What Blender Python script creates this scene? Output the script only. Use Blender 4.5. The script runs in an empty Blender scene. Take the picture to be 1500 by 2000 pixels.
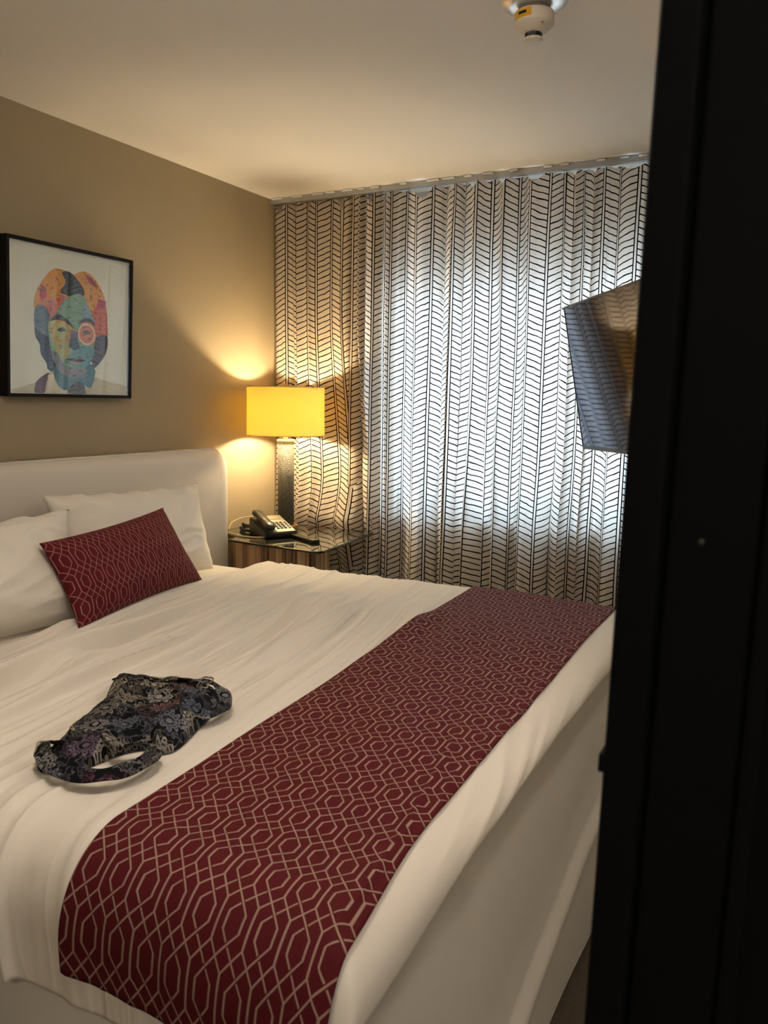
import bpy, bmesh, math, random
import numpy as np
from mathutils import Vector, Matrix
random.seed(4)
SC = bpy.context.scene
COL = SC.collection

# ------------------------------------------------------------ camera, world, light, exposure
H = 2.6133            # ceiling height
XL = -2.546           # headboard wall
XR = 0.38             # right wall
YC = 3.605            # curtain plane
YW = 3.654             # window wall (room side)
cam = bpy.data.cameras.new('camera')
camo = bpy.data.objects.new('camera', cam)
COL.objects.link(camo)
fpx = 1616.0
def nrm(v): return np.array(v, float) / np.linalg.norm(v)
_Y = nrm([850, -200, fpx]); _X = nrm([3136, 263, -fpx])
_Z = nrm(np.cross(_X, _Y))
if _Z[1] > 0: _Z = -_Z
_X = nrm(np.cross(_Y, _Z))
if _X[0] < 0: _X = -_X
W = np.stack([_X, _Y, _Z])              # world axes seen from the camera (x right, y down, z ahead)
camo.matrix_world = Matrix((
    (W[0][0], -W[0][1], -W[0][2], 0.0),
    (W[1][0], -W[1][1], -W[1][2], 0.0),
    (W[2][0], -W[2][1], -W[2][2], 1.6),
    (0, 0, 0, 1)))
cam.sensor_fit = 'VERTICAL'; cam.sensor_height = 36.0; cam.sensor_width = 27.0
cam.lens = 36.0 * fpx / 2000.0
cam.clip_start = 0.02
cam.dof.use_dof = True; cam.dof.focus_distance = 3.0; cam.dof.aperture_fstop = 10.0
SC.camera = camo
SC.view_settings.view_transform = 'Standard'
SC.view_settings.look = 'None'
SC.view_settings.gamma = 1.0
SC.view_settings.use_curve_mapping = False
SC.view_settings.exposure = 0.92

SKY = 6.9
LAMP = 540.0
HALL_FILL = 38.0
ROOM_FILL = 15.0
DOWN_FILL = 58.0
world = bpy.data.worlds.new('overcast_sky'); SC.world = world
world.use_nodes = True
wn = world.node_tree.nodes; wl = world.node_tree.links
wn.clear()
wo = wn.new('ShaderNodeOutputWorld'); wb = wn.new('ShaderNodeBackground')
tc = wn.new('ShaderNodeTexCoord'); sx = wn.new('ShaderNodeSeparateXYZ'); rp = wn.new('ShaderNodeValToRGB')
wl.new(tc.outputs['Generated'], sx.inputs[0]); wl.new(sx.outputs['Z'], rp.inputs[0])
rp.color_ramp.elements[0].position = 0.0; rp.color_ramp.elements[0].color = (0.42, 0.56, 0.74, 1)
rp.color_ramp.elements[1].position = 0.08; rp.color_ramp.elements[1].color = (0.50, 0.72, 1.0, 1)
wl.new(rp.outputs[0], wb.inputs[0]); wb.inputs[1].default_value = SKY
wl.new(wb.outputs[0], wo.inputs[0])

def area(name, loc, rot, size, power, colr, portal=False):
    l = bpy.data.lights.new(name, 'AREA'); l.shape = 'RECTANGLE'; l.size, l.size_y = size
    l.energy = power; l.color = colr
    if portal: l.cycles.is_portal = True
    o = bpy.data.objects.new(name, l); COL.objects.link(o); o.location = loc; o.rotation_euler = rot
    return o
WX0, WX1, WZ0, WZ1 = -1.93, -0.30, 1.07, 2.20      # window opening
area('window_portal', ((WX0+WX1)/2, YW+0.26, (WZ0+WZ1)/2), (math.radians(-90), 0, 0), (WX1-WX0, WZ1-WZ0), 1, (1, 1, 1), True)

# ------------------------------------------------------------ helpers
def s2l(c):
    return tuple(((v/12.92) if v <= 0.04045 else ((v+0.055)/1.055)**2.4) for v in c)
def rgb(r, g, b): return s2l((r/255., g/255., b/255.)) + (1.0,)

class NT:
    """small node maths helper"""
    def __init__(s, m): s.t = m.node_tree; s.n = s.t.nodes; s.l = s.t.links
    def put(s, inp, v):
        if isinstance(v, (int, float)): inp.default_value = v
        elif isinstance(v, tuple): inp.default_value = v
        else: s.l.new(v, inp)
    def m(s, op, a, b=None, c=None):
        n = s.n.new('ShaderNodeMath'); n.operation = op
        s.put(n.inputs[0], a)
        if b is not None: s.put(n.inputs[1], b)
        if c is not None: s.put(n.inputs[2], c)
        return n.outputs[0]
    def uv(s):
        n = s.n.new('ShaderNodeTexCoord'); x = s.n.new('ShaderNodeSeparateXYZ')
        s.l.new(n.outputs['UV'], x.inputs[0]); return n.outputs['UV'], x.outputs[0], x.outputs[1]
    def obj(s): return s.n.new('ShaderNodeTexCoord').outputs['Object']
    def mix(s, f, a, b):
        n = s.n.new('ShaderNodeMix'); n.data_type = 'RGBA'
        s.put(n.inputs[0], f); s.put(n.inputs[6], a); s.put(n.inputs[7], b); return n.outputs[2]
    def noise(s, vec, scale, detail=2.0, out='Fac', rough=0.5):
        n = s.n.new('ShaderNodeTexNoise'); n.inputs['Scale'].default_value = scale
        n.inputs['Detail'].default_value = detail; n.inputs['Roughness'].default_value = rough
        if vec is not None: s.l.new(vec, n.inputs['Vector'])
        return n.outputs[out]
    def ramp(s, f, stops):
        n = s.n.new('ShaderNodeValToRGB'); s.put(n.inputs[0], f)
        e = n.color_ramp.elements
        while len(e) < len(stops): e.new(0.5)
        for i, (p, c) in enumerate(stops): e[i].position = p; e[i].color = c
        return n.outputs[0]
    def mapv(s, vec, scale):
        n = s.n.new('ShaderNodeMapping'); s.l.new(vec, n.inputs[0]); n.inputs['Scale'].default_value = scale
        return n.outputs[0]
    def bump(s, h, strength, dist=0.001):
        n = s.n.new('ShaderNodeBump'); n.inputs['Strength'].default_value = strength
        n.inputs['Distance'].default_value = dist; s.l.new(h, n.inputs['Height']); return n.outputs[0]

def mat(name, color=(0.8, 0.8, 0.8, 1), rough=0.6, metal=0.0, spec=0.5, noise=None, bump=None, sheen=0.0):
    m = bpy.data.materials.new(name); m.use_nodes = True
    b = m.node_tree.nodes['Principled BSDF']
    b.inputs['Base Color'].default_value = color; b.inputs['Roughness'].default_value = rough
    b.inputs['Metallic'].default_value = metal; b.inputs['Specular IOR Level'].default_value = spec
    if sheen: b.inputs['Sheen Weight'].default_value = sheen
    t = NT(m)
    if noise:
        sc, amt = noise
        f = t.noise(t.obj(), sc, 3)
        dark = tuple(c*(1-amt) for c in color[:3]) + (1,)
        lite = tuple(min(1, c*(1+amt)) for c in color[:3]) + (1,)
        t.l.new(t.mix(f, dark, lite), b.inputs['Base Color'])
    if bump:
        sc, st, d = bump
        t.l.new(t.bump(t.noise(t.obj(), sc, 4), st, d), b.inputs['Normal'])
    return m
def bsdf(m): return m.node_tree.nodes['Principled BSDF']

def tag(o, label=None, cat=None, group=None, kind=None):
    if label: o['label'] = label
    if cat: o['category'] = cat
    if group: o['group'] = group
    if kind: o['kind'] = kind
    return o
def empty(name, loc, label, cat, rz=0.0, group=None):
    o = bpy.data.objects.new(name, None); COL.objects.link(o); o.empty_display_size = 0.05
    o.location = loc; o.rotation_euler = (0, 0, rz)
    bpy.context.view_layer.update()
    return tag(o, label, cat, group)
def link(name, me, mats, parent=None, loc=None, rot=None, smooth=False):
    o = bpy.data.objects.new(name, me); COL.objects.link(o)
    for m in (mats if isinstance(mats, (list, tuple)) else [mats]): 
        if len(me.materials) < (len(mats) if isinstance(mats, (list, tuple)) else 1): me.materials.append(m)
    if parent is not None: o.parent = parent
    if loc is not None: o.location = loc
    if rot is not None: o.rotation_euler = rot
    if smooth:
        me.polygons.foreach_set('use_smooth', [True]*len(me.polygons))
    return o
def from_bm(name, bm, mats, parent=None, loc=None, rot=None, smooth=False):
    me = bpy.data.meshes.new(name); bm.normal_update(); bm.to_mesh(me); bm.free()
    return link(name, me, mats, parent, loc, rot, smooth)
def box(bm, x0, x1, y0, y1, z0, z1, bev=0.0, seg=2):
    g = bmesh.ops.create_cube(bm, size=1.0)
    vs = g['verts']
    for v in vs:
        v.co = Vector((x0+(v.co.x+.5)*(x1-x0), y0+(v.co.y+.5)*(y1-y0), z0+(v.co.z+.5)*(z1-z0)))
    if bev:
        es = set(e for v in vs for e in v.link_edges)
        bmesh.ops.bevel(bm, geom=list(es), offset=bev, segments=seg, affect='EDGES', profile=0.5)
def lathe(bm, prof, n=48, c=(0, 0, 0), cap=True):
    rings = []
    for r, z in prof:
        rings.append([bm.verts.new((c[0]+r*math.cos(2*math.pi*k/n), c[1]+r*math.sin(2*math.pi*k/n), c[2]+z)) for k in range(n)])
    for a, b in zip(rings, rings[1:]):
        for k in range(n): bm.faces.new((a[k], a[(k+1) % n], b[(k+1) % n], b[k]))
    if cap:
        if prof[0][0] > 1e-5: bm.faces.new(list(reversed(rings[0])))
        if prof[-1][0] > 1e-5: bm.faces.new(rings[-1])
def prism(bm, pts, z0, z1, bev=0.0):
    lo = [bm.verts.new((p[0], p[1], z0)) for p in pts]; hi = [bm.verts.new((p[0], p[1], z1)) for p in pts]
    n = len(pts)
    bm.faces.new(list(reversed(lo))); bm.faces.new(hi)
    for k in range(n): bm.faces.new((lo[k], lo[(k+1) % n], hi[(k+1) % n], hi[k]))
    if bev: bmesh.ops.bevel(bm, geom=list(bm.edges), offset=bev, segments=2, affect='EDGES', profile=0.5)
def catmull(P, n=8, closed=False):
    P = [np.array(p, float) for p in P]; N = len(P); out = []
    rng = range(N) if closed else range(N-1)
    for i in rng:
        if closed: p0, p1, p2, p3 = P[(i-1) % N], P[i], P[(i+1) % N], P[(i+2) % N]
        else: p0, p1, p2, p3 = P[max(i-1, 0)], P[i], P[i+1], P[min(i+2, N-1)]
        for k in range(n):
            t = k/n
            out.append(.5*((2*p1)+(-p0+p2)*t+(2*p0-5*p1+4*p2-p3)*t*t+(-p0+3*p1-3*p2+p3)*t**3))
    if not closed: out.append(P[-1])
    return out
def tube(bm, P, r, n=8, closed=False):
    P = [Vector(p) for p in P]; N = len(P); rings = []
    up = Vector((0, 0, 1)); last = None
    for i, p in enumerate(P):
        a = P[i-1] if (i > 0 or closed) else P[0]; b = P[(i+1) % N] if (i < N-1 or closed) else P[-1]
        t = (b-a).normalized()
        if last is None:
            s = t.cross(up)
            if s.length < 1e-3: s = t.cross(Vector((1, 0, 0)))
        else: s = last - t*last.dot(t)
        s.normalize(); last = s; u = s.cross(t)
        rings.append([bm.verts.new(p + s*(r*math.cos(2*math.pi*k/n)) + u*(r*math.sin(2*math.pi*k/n))) for k in range(n)])
    m = N if closed else N-1
    for i in range(m):
        a, b = rings[i], rings[(i+1) % N]
        for k in range(n): bm.faces.new((a[k], a[(k+1) % n], b[(k+1) % n], b[k]))
    if not closed: bm.faces.new(list(reversed(rings[0]))); bm.faces.new(rings[-1])
def grid_mesh(name, P, UV=None, flip=False):
    """P: (nu, nv, 3) array -> mesh with UVs"""
    nu, nv = P.shape[:2]
    idx = np.arange(nu*nv).reshape(nu, nv)
    q = np.stack([idx[:-1, :-1], idx[1:, :-1], idx[1:, 1:], idx[:-1, 1:]], -1).reshape(-1, 4)
    if flip: q = q[:, ::-1]
    me = bpy.data.meshes.new(name)
    me.from_pydata(P.reshape(-1, 3).tolist(), [], q.tolist())
    if UV is not None:
        uvl = me.uv_layers.new(name='UVMap'); L = UV.reshape(-1, 2)[q.reshape(-1)]
        uvl.data.foreach_set('uv', L.astype(np.float32).ravel())
    me.polygons.foreach_set('use_smooth', [True]*len(me.polygons)); me.update()
    return me
def thicken(o, t, offset=-1.0):
    md = o.modifiers.new('thickness', 'SOLIDIFY'); md.thickness = t; md.offset = offset; return o

# smooth value noise on numpy arrays
_R = np.random.RandomState(11).rand(256, 256)
def vn(x, y):
    xi = np.floor(x).astype(int); yi = np.floor(y).astype(int); fx = x-xi; fy = y-yi
    fx = fx*fx*fx*(fx*(fx*6-15)+10); fy = fy*fy*fy*(fy*(fy*6-15)+10)
    g = lambda a, b: _R[a % 256, b % 256]
    return (g(xi, yi)*(1-fx)+g(xi+1, yi)*fx)*(1-fy)+(g(xi, yi+1)*(1-fx)+g(xi+1, yi+1)*fx)*fy
def ridge(x, y, p=3): return (1-np.abs(2*vn(x, y)-1))**p
def sridge(x, y, p): return (1-np.sqrt((2*vn(x, y)-1)**2+0.03))**p
def sstep(a, b, x):
    t = np.clip((x-a)/(b-a), 0, 1); return t*t*(3-2*t)

# ------------------------------------------------------------ materials
M_wall = mat('taupe_paint', rgb(160, 144, 116), 0.75, noise=(3, 0.03), bump=(260, 0.15, 0.001))
M_ceil = mat('ceiling_paint', rgb(240, 234, 224), 0.85, bump=(180, 0.12, 0.001))
M_white = mat('white_paint', rgb(222, 214, 200), 0.6)
M_floor = mat('carpet', rgb(92, 80, 66), 0.95, noise=(60, 0.3), bump=(400, 0.5, 0.004))
M_black = mat('black_door_paint', rgb(9, 8, 8), 0.7, spec=0.12)
M_track = mat('aluminium_track', rgb(176, 178, 180), 0.38, metal=0.6)
M_plastic = mat('clear_glide_plastic', rgb(225, 225, 222), 0.35)
M_vinyl = mat('window_frame_vinyl', rgb(225, 226, 224), 0.4)

# ------------------------------------------------------------ room shell
def struct(name, bm, m, parent=None):
    o = from_bm(name, bm, m, parent)
    if parent is None: o['kind'] = 'structure'
    return o
YN0, YN1 = 0.56, 0.70      # near wall with the doorway the photo is taken through
bm = bmesh.new(); box(bm, -3.2, 1.3, -2.2, YW+0.4, -0.1, 0.0); struct('floor', bm, M_floor)
bm = bmesh.new(); box(bm, -3.2, 1.3, -2.2, YW+0.4, H, H+0.12); struct('ceiling', bm, M_ceil)
bm = bmesh.new(); box(bm, XL-0.12, XL, YN0, YW+0.3, 0, H); struct('wall_left', bm, M_wall)
bm = bmesh.new(); box(bm, XR, XR+0.12, YN1+0.0, YW+0.3, 0, H); struct('wall_right', bm, M_white)
# bulkhead along the right side
bm = bmesh.new(); box(bm, -0.352, XR-0.001, YN1+0.001, YW-0.12, 2.30, H-0.001); struct('trim_1', bm, M_ceil)
# window wall with its opening
bm = bmesh.new()
for a in ((XL, WX0, 0, H), (WX1, XR, 0, H), (WX0, WX1, 0, WZ0)):
    box(bm, a[0], a[1], YW, YW+0.26, a[2], a[3])
box(bm, WX0, WX1, YW+0.12, YW+0.26, WZ1, H)
struct('wall_back', bm, M_white)
# near wall: doorway from x=-1.05 to 0.05
bm = bmesh.new()
for a in ((-3.0, -1.15, 0, H), (1.2, 1.3, 0, H)): box(bm, a[0], a[1], YN0, YN1, a[2], a[3])
box(bm, -1.15, 1.2, YN0, YN1, 2.52, H)
struct('wall_front', bm, M_wall)
bm = bmesh.new(); box(bm, -1.3, -1.15, -2.1, YN0, 0, H); box(bm, 1.2, 1.3, -2.1, YN0, 0, H); box(bm, -1.3, 1.3, -2.2, -2.1, 0, H)
struct('wall_hallway', bm, M_wall)
for nm, a in (('baseboard_left', (XL, XL+0.015, YN1, YW, 0.0, 0.1)), ('baseboard_back', (XL+0.016, XR-0.001, YW-0.015, YW, 0.0, 0.1))):
    bm = bmesh.new(); box(bm, *a, bev=0.003); struct(nm, bm, M_white)
# window
bm = bmesh.new()
fy0, fy1 = YW+0.12, YW+0.18
for a in ((WX0, WX0+.05, WZ0, WZ1), (WX1-.05, WX1, WZ0, WZ1), (WX0+.05, WX1-.05, WZ0, WZ0+.05), (WX0+.05, WX1-.05, WZ1-.05, WZ1), (-1.14, -1.09, WZ0+.05, WZ1-.05)):
    box(bm, a[0], a[1], fy0, fy1, a[2], a[3], bev=0.004)
win = struct('window_1', bm, M_vinyl)
M_pane = bpy.data.materials.new('window_glass'); M_pane.use_nodes = True
_t = NT(M_pane); _t.n.remove(_t.n['Principled BSDF'])
_tr = _t.n.new('ShaderNodeBsdfTransparent'); _gl = _t.n.new('ShaderNodeBsdfGlossy'); _gl.inputs['Roughness'].default_value = 0.02
_mx = _t.n.new('ShaderNodeMixShader'); _mx.inputs[0].default_value = 0.08
_t.l.new(_tr.outputs[0], _mx.inputs[1]); _t.l.new(_gl.outputs[0], _mx.inputs[2]); _t.l.new(_mx.outputs[0], _t.n['Material Output'].inputs[0])
for x0, x1 in ((WX0+.05, -1.14), (-1.09, WX1-.05)):
    bm = bmesh.new(); box(bm, x0, x1, YW+.147, YW+.153, WZ0+.05, WZ1-.05); from_bm('pane', bm, M_pane, win)
bm = bmesh.new(); box(bm, WX0-.03, WX1+.03, YW-0.004, YW+0.12, WZ0-.02, WZ0, bev=.004); o = from_bm('window_sill', bm, M_white, win)

# unseen hallway fill behind the camera, added to brighten the room
t = empty('fill_light', (0.45, -1.1, H), 'added unseen fill light, round and flush, in the hallway behind the doorway', 'lamp')
M_fillh = bpy.data.materials.new('fill_glow'); M_fillh.use_nodes = True
bsdf(M_fillh).inputs['Emission Color'].default_value = (1.0, 0.90, 0.80, 1); bsdf(M_fillh).inputs['Emission Strength'].default_value = HALL_FILL
bm = bmesh.new(); lathe(bm, [(.17, -.001), (.17, -.03), (.165, -.035)]); from_bm('fill_base', bm, M_white, t)
bm = bmesh.new(); lathe(bm, [(.155, -.036), (.15, -.06), (.11, -.08), (.02, -.09)]); from_bm('fill_diffuser', bm, M_fillh, t, smooth=True)

t = empty('fill_light', (-0.85, 0.88, H), 'added unseen fill light hanging on a short stem above the near end of the bed', 'lamp')  # added out of view to lift the ceiling and bed
M_fillr = bpy.data.materials.new('fill_glow'); M_fillr.use_nodes = True
bsdf(M_fillr).inputs['Emission Color'].default_value = (1.0, 0.90, 0.80, 1); bsdf(M_fillr).inputs['Emission Strength'].default_value = ROOM_FILL
bm = bmesh.new(); lathe(bm, [(.06, -.001), (.06, -.02), (.01, -.025), (.01, -.20)]); from_bm('fill_base', bm, M_white, t)
bm = bmesh.new(); lathe(bm, [(.011, -.165), (.15, -.17), (.16, -.18), (.158, -.22), (.13, -.245), (.02, -.25)]); from_bm('fill_diffuser', bm, M_fillr, t, smooth=True)

t = empty('fill_light', (0.02, 1.65, 2.30), 'added unseen fill downlight under the bulkhead at the right side of the bedroom', 'lamp')  # extra fill out of view, added for the bed and its foot side
M_filld = bpy.data.materials.new('fill_glow'); M_filld.use_nodes = True
bsdf(M_filld).inputs['Emission Color'].default_value = (1.0, 0.90, 0.80, 1); bsdf(M_filld).inputs['Emission Strength'].default_value = DOWN_FILL
bm = bmesh.new(); lathe(bm, [(.085, -.001), (.085, -.012), (.075, -.015)]); from_bm('fill_base', bm, M_white, t)
bm = bmesh.new(); lathe(bm, [(.070, -.016), (.066, -.024), (.04, -.03), (.005, -.032)]); from_bm('fill_diffuser', bm, M_filld, t, smooth=True)

# ------------------------------------------------------------ black door at the right edge of the picture
dr = empty('door_1', (-0.1065, 0.55, 0.0), None, None); dr['kind'] = 'structure'
DW = 1.05
dr.rotation_euler = (0, math.radians(1.15), 0)
dr.location = (-0.1065-1.6*math.tan(math.radians(1.15)), 0.55, 0.0)
bm = bmesh.new(); box(bm, 0.0, DW, 0.004, 0.044, 0.03, 2.22, bev=0.002); from_bm('door_leaf', bm, M_black, dr)
def railing(x0, x1, z0, z1, y0, y1, nm='stile'):
    bm = bmesh.new(); box(bm, x0, x1, y0, y1, z0, z1, bev=0.0035, seg=3); return from_bm(nm, bm, M_black, dr)
railing(0.0, 0.026, 0.03, 2.22, -0.012, 0.004, 'edge_bead')
railing(0.028, 0.082, 0.03, 2.22, -0.005, 0.004, 'stile')
railing(0.082, DW, 2.08, 2.22, -0.005, 0.004, 'rail'); railing(0.082, DW, 0.03, 0.2, -0.005, 0.004, 'rail')
railing(0.083, 0.095, 0.2, 2.08, -0.009, 0.004, 'panel_moulding')
M_dullmetal = mat('dull_metal', rgb(70, 68, 64), 0.5, metal=0.5)
bm = bmesh.new(); lathe(bm, [(0.0, 0), (.0022, .0), (.0024, .001), (.001, .0015)], 16); o = from_bm('screw_head', bm, M_dullmetal, dr, (0.049, -0.005, 1.518), (math.radians(90), 0, 0), True)
bm = bmesh.new(); box(bm, -0.0035, 0.004, -0.01, 0.03, 1.355, 1.368, bev=.001); from_bm('latch_tongue', bm, M_black, dr)

# ------------------------------------------------------------ curtains
M_cur = bpy.data.materials.new('herringbone_curtain_cloth'); M_cur.use_nodes = True
t = NT(M_cur); t.n.remove(t.n['Principled BSDF'])
_, u, v = t.uv()
PC = 0.082
cu = t.m('DIVIDE', u, PC); ci = t.m('FLOOR', cu); fu = t.m('MULTIPLY', t.m('SUBTRACT', cu, ci), PC)
def near(x, c, w): return t.m('LESS_THAN', t.m('ABSOLUTE', t.m('SUBTRACT', x, c)), w)
l1 = near(fu, 0.0024, 0.0024); l2 = near(fu, 0.0148, 0.0024)
par = t.m('MULTIPLY', t.m('SUBTRACT', t.m('MODULO', t.m('ABSOLUTE', ci), 2.0), 0.5), 2.0)
wob = t.m('MULTIPLY', t.noise(t.uv()[0], 22, 1), 0.012)
dv = t.m('ADD', v, t.m('MULTIPLY', t.m('MULTIPLY', fu, par), 0.42))
dv = t.m('ADD', dv, wob)
PD = 0.0275
fr = t.m('FRACT', t.m('DIVIDE', dv, PD))
dash = t.m('MULTIPLY', t.m('LESS_THAN', fr, 0.205), t.m('GREATER_THAN', fu, 0.0150))
ink = t.m('MAXIMUM', t.m('MAXIMUM', l1, l2), dash)
colr = t.mix(ink, rgb(222, 208, 190), rgb(22, 18, 18))
weave = t.noise(t.uv()[0], 900, 2)
df = t.n.new('ShaderNodeBsdfDiffuse'); tl = t.n.new('ShaderNodeBsdfTranslucent'); mx = t.n.new('ShaderNodeMixShader')
t.l.new(colr, df.inputs[0]); t.l.new(colr, tl.inputs[0])
nb = t.bump(weave, 0.2, 0.001); t.l.new(nb, df.inputs['Normal'])
mx.inputs[0].default_value = 0.42
t.l.new(df.outputs[0], mx.inputs[1]); t.l.new(tl.outputs[0], mx.inputs[2]); t.l.new(mx.outputs[0], t.n['Material Output'].inputs[0])

def make_curtain(name, x0, x1, ybase, amp, period, seed, u0, notch=True, left=False):
    rs = np.random.RandomState(seed)
    nz = 130; n = int((x1-x0)/0.0022)
    s = np.linspace(0, 1, n); X0 = x0+(x1-x0)*s
    # irregular fold phase
    L = x1-x0
    ph = 2*np.pi*X0/period + 1.3*np.sin(2*np.pi*X0/(period*3.7)+rs.rand()*6) + 0.8*np.sin(2*np.pi*X0/(period*2.3)+rs.rand()*6)
    ztop, zbot = H-0.030, 0.03
    tz = np.linspace(0, 1, nz)
    Zt = ztop+(zbot-ztop)*tz
    # scalloped heading: cloth sags between the hooks in the back folds
    v1 = np.clip(-np.sin(ph+0.5), 0, 1)**2.5
    pick = vn(X0/period*0.9+seed*3.1, X0*0+2.2)
    nt = (0.030+0.060*np.clip(pick*1.8-0.5, 0, 1))*v1 + 0.004*np.sin(ph*2.1)
    XX = np.repeat(X0[:, None], nz, 1); PH = np.repeat(ph[:, None], nz, 1)
    ZZ = Zt[None, :] - nt[:, None]*np.exp(-((ztop-Zt[None, :])/0.25)**1.0)
    dn = np.clip((ztop-ZZ)/ztop, 0, 1)
    ampz = amp*(0.75+0.5*vn(XX*5+seed, ZZ*0.9+3.3))*(0.8+0.35*dn)
    sway = 0.022*(vn(XX*2.2+9, ZZ*1.1+seed)-0.5)*2*dn + 0.010*(vn(XX*7+9, ZZ*2.1+seed)-0.5)*2*dn
    phz = PH + 1.5*(vn(XX*4+31, ZZ*0.75+seed)-0.5)*dn
    Yy = ybase + ampz*np.sin(phz) + 0.35*ampz*np.sin(2.3*phz+1.0) + 0.006*(vn(XX*26, ZZ*3)-.5)
    lap = 0.12+0.75*vn(XX*9+seed*1.7, ZZ*0.35+8)**1.9
    Xx = XX + lap*ampz*np.sin(2*phz+.4)*(0.45+0.55*sstep(0, 0.12, dn)) + sway
    # pushed by the glass table behind the lamp
    if left:
        w = sstep(x1+0.03, x1-0.10, XX)*sstep(x0+0.06, x0+0.25, XX)
        zt = 0.99
        bulge = np.exp(-np.clip(ZZ-zt, 0, 9)**2/(2*0.11**2))*sstep(0.66, zt+0.0, ZZ)
        Yy = Yy - 0.0*w
        crease = np.exp(-((ZZ-zt-0.02)/0.04)**2)
        Yy = Yy - w*(0.060*bulge+0.012*crease)
        Xx = Xx + (XX-x0)/L*0.10*sstep(2.1, 0.95, ZZ)*1.0 + w*0.004*np.sin(XX*50)*bulge
    P = np.stack([Xx, Yy, ZZ], -1)
    mid = P[:, nz//4]
    arc = np.concatenate([[0], np.cumsum(np.linalg.norm(np.diff(mid[:, :2], axis=0), axis=1))])
    UV = np.stack([np.repeat((arc+u0)[:, None], nz, 1), ZZ], -1)
    me = grid_mesh(name, P, UV)
    o = link(name, me, M_cur)
    return o, ph, X0
XS = -2.045
cl, phl, xl_ = make_curtain('curtain', XL+0.012, XS+0.022, YC+0.008, 0.018, 0.118, 3, 0.0, left=True)
tag(cl, 'narrow left curtain panel behind the lamp, lit warm, black herringbone on cream', 'curtain', 'herringbone curtains')
cr, phr, xr_ = make_curtain('curtain', XS-0.012, XR-0.03, YC-0.010, 0.026, 0.138, 8, 0.33)
tag(cr, 'wide herringbone curtain panel with daylight glowing through it', 'curtain', 'herringbone curtains')

tr = empty('curtain_track', (-1.1, YC, H), 'grey metal curtain track fixed along the ceiling', 'curtain track')
bm = bmesh.new(); box(bm, XL+0.004+1.1, XR-0.002+1.1, -0.016, 0.016, -0.024, -0.002, bev=0.002)
from_bm('rail', bm, M_track, tr)
bm = bmesh.new(); box(bm, XL+0.004+1.1, XR-0.002+1.1, -0.019, -0.0165, -0.027, -0.0005, bev=0.0005)
from_bm('rail_face', bm, M_track, tr)
mclip = None
rs = random.Random(5)
x = XL+0.05
while x < -0.45:
    w = rs.choice((0.035, 0.05, 0.06))
    bm = bmesh.new(); box(bm, -w/2, w/2, -0.032, -0.014, -0.0085, -0.001, bev=0.0025)
    from_bm('ceiling_clip', bm, M_plastic, tr, (x+1.1, 0, 0))
    x += rs.choice((0.075, 0.095, 0.12, 0.15))

# ------------------------------------------------------------ bed
XH, YA, YB, XF, ZB = -2.38, 0.82, 2.88, -0.570, 0.92   # headboard face, near side, far side, foot, top of duvet
M_head = mat('white_upholstery', rgb(214, 205, 192), 0.62, noise=(2.5, 0.04), bump=(500, 0.25, 0.0008))
M_sheet = mat('white_cotton', rgb(226, 219, 206), 0.85, noise=(5, 0.03), bump=(700, 0.2, 0.0005), sheen=0.15)
M_duvet = mat('white_duvet_cotton', rgb(222, 213, 198), 0.85, noise=(4, 0.03), bump=(600, 0.2, 0.0006), sheen=0.15)
bed = empty('bed', (-1.45, 1.85, 0), 'large bed with curved white upholstered headboard and white base', 'bed')
def off(o): o.location = tuple(Vector(o.location)-Vector(bed.location)); return o
# headboard: rounded slab, soft corners
hy0, hy1, hz0, hz1, rc = 0.78, 3.055, 0.05, 1.375, 0.10
def head_outline(ins):
    P = []
    for cx, cz, a0 in ((hy1-rc, hz1-rc, 0), (hy0+rc, hz1-rc, 90), ):
        for k in range(13):
            a = math.radians(a0+90*k/12); P.append((cx+(rc-ins)*math.cos(a), cz+(rc-ins)*math.sin(a)))
    P.append((hy0+ins, hz0)); P.append((hy1-ins, hz0)); return P
bm = bmesh.new(); rings = []
for xx, ins in ((XL+0.01, 0.0), (XH-0.05, 0.0), (XH-0.04, 0.002), (XH-0.028, 0.007), (XH-0.017, 0.015), (XH-0.009, 0.025), (XH-0.004, 0.037), (XH-0.001, 0.052), (XH, 0.07)):
    rings.append([bm.verts.new((xx, y, z-0.006*math.sin((y-0.6)*2.2))) for y, z in head_outline(ins)])
for a, b in zip(rings, rings[1:]):
    for k in range(len(a)): bm.faces.new((a[k], a[(k+1) % len(a)], b[(k+1) % len(a)], b[k]))
bm.faces.new(rings[-1]); bm.faces.new(list(reversed(rings[0])))
bmesh.ops.recalc_face_normals(bm, faces=bm.faces)
off(from_bm('headboard', bm, M_head, bed, (0, 0, 0), smooth=True))
# welt seam round the back of the headboard
bm = bmesh.new(); tube(bm, [(XH-0.045, y, z-0.006*math.sin((y-0.6)*2.2)) for y, z in head_outline(-0.001)[:26]], 0.004, 6)
off(from_bm('headboard_piping', bm, M_head, bed, (0, 0, 0), smooth=True))
bm = bmesh.new(); box(bm, XH+0.005, XF-0.03, YA+0.03, YB-0.02, 0.50, 0.885, bev=0.05, seg=4)
off(from_bm('mattress', bm, M_sheet, bed, (0, 0, 0), smooth=True))
bm = bmesh.new(); box(bm, XH+0.005, XF-0.06, YA+0.06, YB-0.05, 0.06, 0.50, bev=0.02, seg=3)
off(from_bm('bed_base', bm, M_head, bed, (0, 0, 0)))
M_leg = mat('dark_wood', rgb(40, 28, 20), 0.5)
for sx_ in (XH+0.15, XF-0.2):
    for sy_ in (YA+0.15, YB-0.15):
        bm = bmesh.new(); lathe(bm, [(.02, 0), (.028, .06)], 16); off(from_bm('leg', bm, M_leg, bed, (sx_, sy_, 0)))

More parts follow.
